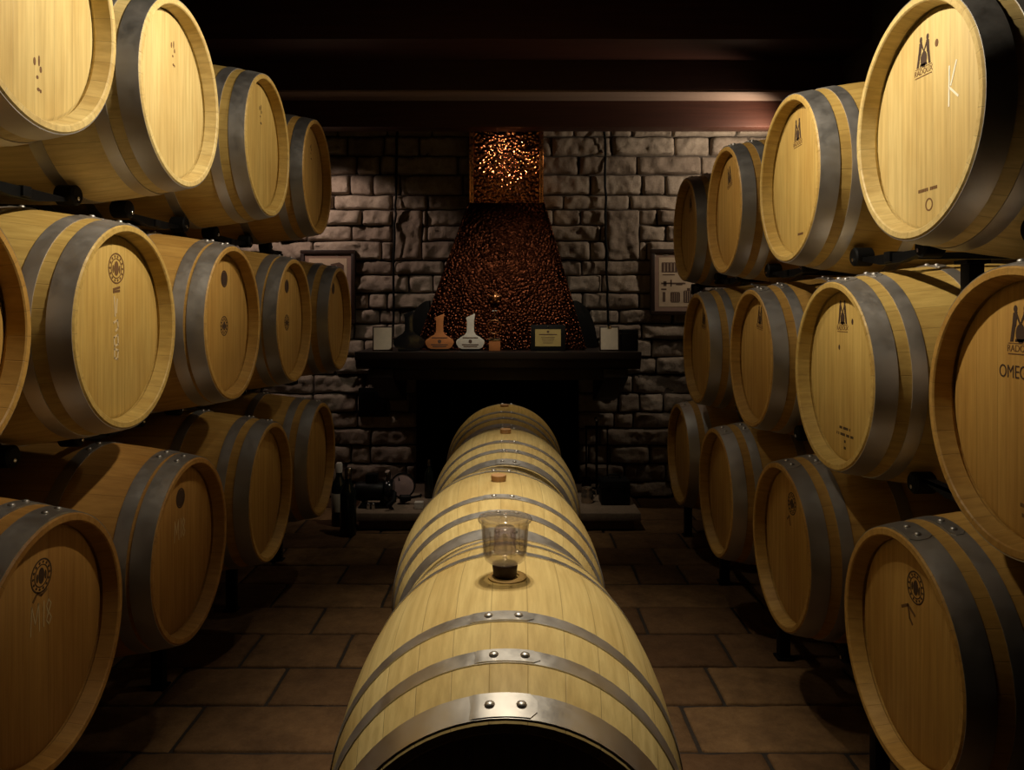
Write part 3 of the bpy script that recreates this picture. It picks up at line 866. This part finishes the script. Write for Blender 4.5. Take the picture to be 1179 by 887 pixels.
card(429, 452, 376, 5.06, 'award_card', 'pale blank card in a dark frame at the left end of the mantel', 'award', 'frame', 'paper', .12)
card(690.5, 713, 376, 5.06, 'award_card', 'pale card with bright clip at the right end of the mantel', 'award', 'frame', 'paper', -.05, clip=True)
t, w, h, R = card(611, 651, 374, 5.06, 'award_plaque', 'gold lettered plaque in a wide black frame on the mantel', 'plaque', 'black', 'gold', -.03, margins=.030)
mb = MB()
mb.lathe([(.008, -.0022), (.008, -.001)], 16, 'Y', (0, 0, h-.046))
mb.box(-.060, .060, -.0025, -.001, h-.068, h-.062)
for k in range(4): mb.box(-.045+.004*k, .045-.004*k, -.0025, -.001, h-.086-.012*k, h-.083-.012*k)
mb.xform(R).build('plaque_print', 'printink', t)
for dx in (0,):
    MB().lathe([(.006, -.003), (.006, .0), (.002, .001)], 12, 'Y', (0, 0, h-.012)).xform(R).build('stud', 'chrome', t)
    MB().lathe([(.006, -.003), (.006, .0), (.002, .001)], 12, 'Y', (0, 0, .014)).xform(R).build('stud', 'chrome', t)
# decanter shaped award plates
def decanter_outline(w, h):
    half = [(.0, 0), (.30, 0), (.42, .035), (.50, .14), (.515, .20), (.49, .25), (.36, .325), (.20, .40), (.135, .48), (.125, .60), (.13, .78), (.155, .93)]
    pr = [(a*w, b*h) for a, b in half[1:]]+[(.165*w, 1.0*h), (-.165*w, .89*h)]
    pr += [(-a*w, b*h) for a, b in reversed(half[1:-1])]
    return pr
def decanter(px, py0, wpx, Y, label, mat, ang=0, prints=True):
    c = P(px, 404.5, Y); h = P(px, py0, Y).z-MT; w = wpx*Y/F
    t = thing('decanter_award', (c.x, Y, MT), label, 'trophy', 'awards on the mantel', ang)
    R = Matrix.Rotation(-.10, 4, 'X')
    base = MB().box(-w*.34, w*.34, -.012, .05, 0, .013).build('base', 'black', t, bevel=.002)
    MB().prism([(a, b+.012) for a, b in decanter_outline(w, h-.012)], -.004, .004, 'Y').xform(R).build('plate', mat, t, bevel=.0012)
    if prints:
        mb = MB()
        mb.box(-w*.28, w*.28, -.0055, -.004, h*.335, h*.36)
        mb.lathe([(.012, -.0055), (.012, -.004)], 14, 'Y', (0, 0, h*.25))
        for k in range(2): mb.box(-w*.30+k*.01, w*.30-k*.01, -.0055, -.004, h*(.15-.05*k), h*(.175-.05*k))
        mb.xform(R).build('plate_print', 'printink', t)
    return t
decanter(506, 361, 32, 5.07, 'copper coloured decanter-shaped award on the mantel, left of the white one', 'copper_plate')
decanter(541.5, 361, 32, 5.07, 'white silvery decanter-shaped award on the mantel', 'silver_plate')
decanter(471, 357, 36, 5.045, 'black decanter-shaped award in shadow, left of the copper one', 'gloss_black', .25, False)
# ring trophy with a cross
c = P(569.5, 404.5, 5.07); k = 5.07/F
t = thing('ring_trophy', (c.x, 5.07, MT), 'thin metal trophy with a ring and small cross on a pale block', 'trophy', 'awards on the mantel')
MB().box(-6.5*k, 6.5*k, -.02, .02, 0, 12*k).build('base_block', 'copper_plate', t, bevel=.002)
MB().box(-7*k, 7*k, -.024, .024, 12*k, 14.5*k).build('cap', 'chrome', t, bevel=.002)
mb = MB().tube([(0, 0, 14.5*k), (0, 0, 20*k)], [.006, .003], 10)
mb.tube([(7.8*k*math.cos(2*PI*i/28), 0, 27.5*k+7.8*k*math.sin(2*PI*i/28)) for i in range(28)], .0035, 8, closed=True)
mb.build('ring', 'copper_strip', t)
mb = MB().tube([(-3*k, 0, 23*k), (-3*k, 0, 31*k), (3*k, 0, 24*k), (3*k, 0, 32*k)], .003, 8); mb.build('monogram', 'copper_strip', t)
mb = MB().tube([(-4*k, 0, 34.5*k), (-2*k, 0, 39*k), (0, 0, 40.5*k), (0, 0, 50*k)], .0025, 8)
mb.tube([(0, 0, 40.5*k), (2.5*k, 0, 38.5*k), (4*k, 0, 34.5*k)], .0025, 8); mb.tube([(-3*k, 0, 46*k), (3*k, 0, 46*k)], .0025, 8)
mb.build('cross', 'chrome', t)
# black box at the mantel's right end
a, b = P(716, 404, 5.07), P(735, 380, 5.07)
t = thing('black_box', ((a.x+b.x)/2, 5.15, MT), 'small black box at the right end of the mantel beside the pale card', 'box')
MB().box(-.055, .055, -.08, .08, 0, b.z-MT).build('body', 'black', t, bevel=.006)
MB().box(-.057, .057, -.082, .082, b.z-MT-.03, b.z-MT-.026).build('lid_seam', 'gloss_black', t)

# ------------------------------------------------------------------ framed prints
def picture(px0, px1, py0, py1, label, seed):
    Y = WY-.075
    a, b = P(px0, py1, Y), P(px1, py0, Y); w = b.x-a.x; h = b.z-a.z
    t = thing('framed_print', ((a.x+b.x)/2, Y, a.z), label, 'picture', 'framed prints on the back wall')
    fw = .030
    mb = MB()
    for (x0, x1, z0, z1) in ((-w/2, w/2, 0, fw), (-w/2, w/2, h-fw, h), (-w/2, -w/2+fw, fw, h-fw), (w/2-fw, w/2, fw, h-fw)):
        mb.box(x0, x1, -.012, .03, z0, z1)
    mb.build('frame', 'frame', t, bevel=.004)
    MB().box(-w/2+fw*.8, w/2-fw*.8, .002, .012, fw*.8, h-fw*.8).build('mount', 'mat', t)
    m = fw+.032
    MB().box(-w/2+m, w/2-m, .0, .004, m, h-m).build('print', 'print', t)
    ink = MB(); y0, y1 = -.0012, .0008
    W, H = w-2*m, h-2*m; X0, Z0 = -w/2+m, m
    def rect(u0, u1, v0, v1): ink.box(X0+W*u0, X0+W*u1, y0, y1, Z0+H*v0, Z0+H*v1)
    def cask(u0, u1, v0, v1):
        n = 5
        for i in range(n):
            q0, q1 = u0+(u1-u0)*(i+.12)/n, u0+(u1-u0)*(i+.88)/n
            rect(q0, q1, v0+.015, v1-.015)
        rect(u0+.02, u1-.02, v0, v0+.012); rect(u0+.02, u1-.02, v1-.012, v1)
    if seed == 1:
        cask(.06, .50, .70, .90); rect(.60, .86, .74, .88); rect(.1, .42, .64, .66)
        rect(.06, .7, .46, .49); rect(.12, .2, .42, .52); rect(.3, .34, .41, .55); rect(.45, .62, .44, .47)
        rect(.06, .2, .34, .37); rect(.10, .17, .10, .30); cask(.30, .56, .09, .30); cask(.64, .92, .08, .33); rect(.74, .82, .33, .38)
    else:
        ink.prism([(X0+W*.48, Z0+H*.72), (X0+W*.92, Z0+H*.72), (X0+W*.92, Z0+H*.88), (X0+W*.80, Z0+H*.93), (X0+W*.58, Z0+H*.90)], y0, y1, 'Y')
        rect(.08, .36, .74, .84); rect(.1, .9, .62, .64); cask(.1, .42, .34, .54); cask(.56, .9, .30, .54); rect(.12, .84, .18, .20)
    ink.build('drawing', 'printink', t)
    return t
picture(346, 409, 288, 373, 'dark framed print on the left of the back wall, half hidden by barrels', 0)
picture(749, 812, 287, 363, 'dark framed print of cask drawings on the right of the back wall', 1)
# hanging cords
for px, lab in ((456, 'thin black cord hanging down the stone wall left of the hood'), (697, 'thin black cord hanging down the stone wall right of the hood')):
    rr = random.Random(px); pts = []
    top = P(px+(1 if px < 500 else -1), 140, WY-.07); bot = P(px+(-4 if px < 500 else 3), 388, WY-.07)
    for i in range(24):
        u = i/23; p = top.lerp(bot, u); p.x += rr.uniform(-.006, .006); pts.append(p-Vector((top.x, WY-.07, bot.z)))
    t = thing('hanging_cord', (top.x, WY-.07, bot.z), lab, 'cord', 'cords on the back wall')
    MB().tube(pts, .009, 8).build('cord', 'rubber', t)
    MB().box(-.014, .014, 0, .05, pts[0].z-.02, pts[0].z+.01).build('hook', 'steel', t)
# black iron door in the wall, left below the mantel
a, b = P(413, 480, WY-.06), P(448, 447, WY-.06)
t = thing('iron_hatch', ((a.x+b.x)/2, WY-.06, a.z), 'square black iron hatch in the stone wall left below the mantel', 'hatch')
w = b.x-a.x; h = b.z-a.z
MB().box(-w/2, w/2, -.01, .06, 0, h).build('frame', 'black', t, bevel=.004)
MB().box(-w/2+.02, w/2-.02, -.018, -.008, .02, h-.02).build('door', 'steel', t, bevel=.004)
MB().lathe([(.008, -.018), (.011, -.03), (.004, -.038)], 12, 'Y', (w/2-.04, 0, h/2)).build('knob', 'steel', t)

# ------------------------------------------------------------------ things on the hearth
HZ = .115
def spot(px, Y, z=.1165): return ((px-HX)/F*Y, Y, z)
# bottle with pale label, far left, standing on the floor beside the hearth
def bottle(px, Y, z, k, label, bodymat, lab=True, cap='black', group=None):
    t = thing('bottle', spot(px, Y, z), label, 'bottle', group)
    MB().lathe([(.004, 0), (.034*k, 0), (.037*k, .006), (.037*k, .19*k), (.033*k, .205*k), (.018*k, .235*k), (.0145*k, .25*k), (.0145*k, .30*k), (.004, .30*k)], 24).build('glass_body', bodymat, t, smooth=40)
    MB().lathe([(.016*k, .26*k), (.0165*k, .302*k), (.013*k, .308*k), (.002, .308*k)], 20).build('cap', cap, t)
    if lab: MB().lathe([(.0375*k, .07*k), (.0380*k, .072*k), (.0380*k, .158*k), (.0375*k, .16*k)], 24, loop=False).build('paper_label', 'label', t)
    return t
bottle(390.5, 5.0, 0, 1.32, 'dark bottle with pale label beside the far left barrel, left of the hearth', 'darkglass', True, 'white')
bottle(401, 4.775, 0, 1.36, 'taller dark bottle with bright cap on the floor, right of the labelled bottle', 'darkglass', False, 'chrome')
bottle(494, 5.25, .1165, .85, 'small dark bottle at the left side of the centre barrels on the hearth', 'darkglass', False, 'chrome')
# pump
t = thing('transfer_pump', spot(432, 5.02), 'black pump with chrome fittings at the left end of the hearth', 'pump')
MB().lathe([(.02, -.13), (.055, -.125), (.062, -.11), (.062, .05), (.055, .06), (.02, .065)], 24, 'X', (0, 0, .10)).build('motor', 'black', t)
MB().lathe([(.02, .065), (.075, .068), (.08, .08), (.08, .105), (.07, .12), (.03, .125)], 24, 'X', (0, 0, .10)).build('pump_head', 'gloss_black', t)
MB().box(-.10, .10, -.06, .06, 0, .012).build('base', 'black', t, bevel=.003)
for sx in (-.07, .05): MB().prism([(-.05, .012), (.05, .012), (.03, .06), (-.03, .06)], sx-.012, sx+.012, 'X').build('foot', 'black', t)
MB().box(-.06, .02, -.03, .03, .155, .215).build('switch_box', 'black', t, bevel=.006)
MB().tube([(.09, -.02, .17), (.09, -.02, .215), (.085, -.03, .235)], .016, 12).build('outlet', 'chrome', t)
MB().tube([(.11, -.01, .10), (.135, -.06, .10), (.14, -.10, .06), (.10, -.12, .03)], .015, 12).build('hose_tail', 'rubber', t)
for sx in (-.03, .0): MB().lathe([(.010, 0), (.012, .01), (.012, .035), (.006, .04)], 12, 'Z', (sx, -.075, 0)).build('fitting', 'chrome', t)
# round lid leaning on the wall
c = spot(463.5, 5.22)
t = thing('round_lid', c, 'round pinkish metal lid with black rim leaning at the back of the hearth', 'lid')
R = Matrix.Rotation(-.16, 4, 'X'); r = .078
MB().lathe([(r*.98, -.006), (r*1.10, -.004), (r*1.12, .004), (r*1.02, .010), (r*.98, .008)], 40, 'Y', (0, 0, r*1.12), loop=True).xform(R).build('rim', 'rubber', t)
MB().lathe([(.003, -.010), (r*.3, -.009), (r*.6, -.006), (r, -.001), (r, .006), (.003, .003)], 40, 'Y', (0, 0, r*1.12)).xform(R).build('disc', 'lid', t)
MB().prism([(-.03, .0), (.03, .0), (.03, .01), (-.03, r*1.9)], .012, .02, 'Y').build('prop', 'steel', t)
# scoop lying before it
c = spot(471, 5.08)
t = thing('hand_scoop', c, 'dark scoop lying before the round lid on the hearth', 'scoop')
MB().lathe([(.028, 0), (.030, .004), (.020, .07), (.010, .075), (.008, .12), (.011, .14), (.002, .145)], 18).xform(Matrix.Translation((0, 0, .040)) @ Matrix.Rotation(math.radians(80), 4, 'Y') @ Matrix.Translation((0,0,-.06))).build('scoop_body', 'black', t)
# little white box
t = thing('white_box', spot(482.5, 4.97), 'tiny white box on the hearth edge beside the centre barrels', 'box')
MB().box(-.028, .028, -.025, .025, 0, .042).build('carton', 'white', t, bevel=.002)
MB().box(-.0285, .0285, -.0255, .0255, .034, .0355).build('flap_line', 'mat', t)
# right: jug, black case, fire tools
t = thing('metal_jug', spot(676, 5.12), 'small shiny metal jug on the hearth right of the centre barrels', 'jug')
MB().lathe([(.004, 0), (.036, 0), (.040, .01), (.043, .04), (.036, .07), (.030, .085), (.034, .10), (.0325, .10), (.028, .085), (.004, .08)], 28).build('jug_body', 'jug', t, smooth=45)
MB().tube([(.034, 0, .085), (.058, 0, .08), (.062, 0, .05), (.042, 0, .025)], .005, 8).build('handle', 'jug', t)
t = thing('black_case', spot(707, 5.12), 'black box case on the hearth right of the metal jug', 'case')
MB().box(-.095, .095, -.08, .08, 0, .16).build('body', 'black', t, bevel=.008)
MB().box(-.097, .097, -.082, .082, .115, .122).build('seam', 'gloss_black', t)
for sx in (-.05, .05): MB().box(sx-.012, sx+.012, -.088, -.078, .105, .135).build('latch', 'steel', t, bevel=.002)
MB().tube([(-.04, 0, .158), (-.035, 0, .185), (.035, 0, .185), (.04, 0, .158)], .007, 8).build('handle', 'black', t)
t = thing('fire_tool_stand', spot(687, 5.42), 'black fireside tool stand with a bright knob, right of the firebox', 'fire tools')
MB().lathe([(.004, 0), (.09, 0), (.09, .012), (.02, .02), (.009, .03), (.009, .50), (.004, .50)], 24).build('stand', 'steel', t)
MB().lathe([(.006, .498), (.016, .508), (.018, .518), (.012, .530), (.002, .533)], 16).build('knob', 'chrome', t)
MB().box(-.085, .085, -.006, .006, .455, .467).build('crossbar', 'steel', t)
for sx in (-.075, .075):
    MB().tube([(sx, -.012, .47), (sx, -.012, .10)], .006, 8).build('tool_rod', 'steel', t)
MB().prism([(-.11, .04), (-.04, .04), (-.045, .11), (-.105, .11)], -.018, -.008, 'Y').build('shovel_blade', 'steel', t)
MB().lathe([(.02, .04), (.03, .06), (.018, .11), (.006, .115)], 14, 'Z', (.075, -.012, 0)).build('brush_head', 'rubber', t)

# ------------------------------------------------------------------ light
W = bpy.data.worlds.new('World'); SC.world = W; W.use_nodes = True
W.node_tree.nodes['Background'].inputs[0].default_value = (1, .8, .6, 1); W.node_tree.nodes['Background'].inputs[1].default_value = .0006
def spotlamp(name, loc, target, energy, color, size, blend, radius=.05):
    ld = bpy.data.lights.new(name, 'SPOT'); ld.energy = energy; ld.color = color; ld.spot_size = math.radians(size); ld.spot_blend = blend; ld.shadow_soft_size = radius
    o = link(name, ld); o.location = loc
    o.rotation_euler = (Vector(target)-Vector(loc)).to_track_quat('-Z', 'Y').to_euler(); return o
WARM = (1.0, .88, .68)
for sg in (-1, 1):
    # overhead aisle light split into unseen spots, aimed across to keep low rows dim
    for y, e, sz in ((2.0, 165, 77), (3.05, 50, 77)):
        spotlamp('unseen_spot', (-sg*.25, y, 2.80), (sg*1.0, y, 2.80-1.25*math.tan(math.radians(25.5))), e, WARM, sz, 1.0, .035)
for y, e, sz in ((1.85, 160, 56), (2.95, 98, 54), (4.15, 11, 120)):  # last one is added, unseen, to lift the dark hearth end
    spotlamp('down_spot', (0.0, y, 2.80), (0, y, 0), e, WARM, sz, 1.0, .04)
spotlamp('unseen_spot', (0, 4.2, 2.8), (-.09, 5.1, 1.22), 42, WARM, 66, 1.0, .035)  # added spot to brighten the mantel awards; no lamp known there
spotlamp('wall_light', (1.80, 5.12, 2.50), (1.1, 5.75, 2.5), 20, (1, .83, .62), 165, .6, .05)
spotlamp('wall_light', (-1.75, 5.12, 2.5), (-1.35, 5.75, 1.7), 22, (1, .76, .62), 90, .4, .04)
spotlamp('flue_sparkle_light', (-.06, 5.12, 2.56), (-.04, 5.46, 2.47), 2.2, (1, .66, .42), 72, .5, .02)  # added light, unseen, for sparkle across the copper flue
spotlamp('flue_sparkle_light', (.36, 5.30, 2.52), (0.1, 5.46, 2.25), .6, (1, .62, .28), 110, .6, .02)
SC.cycles.diffuse_bounces = 1; SC.cycles.transparent_max_bounces = 40
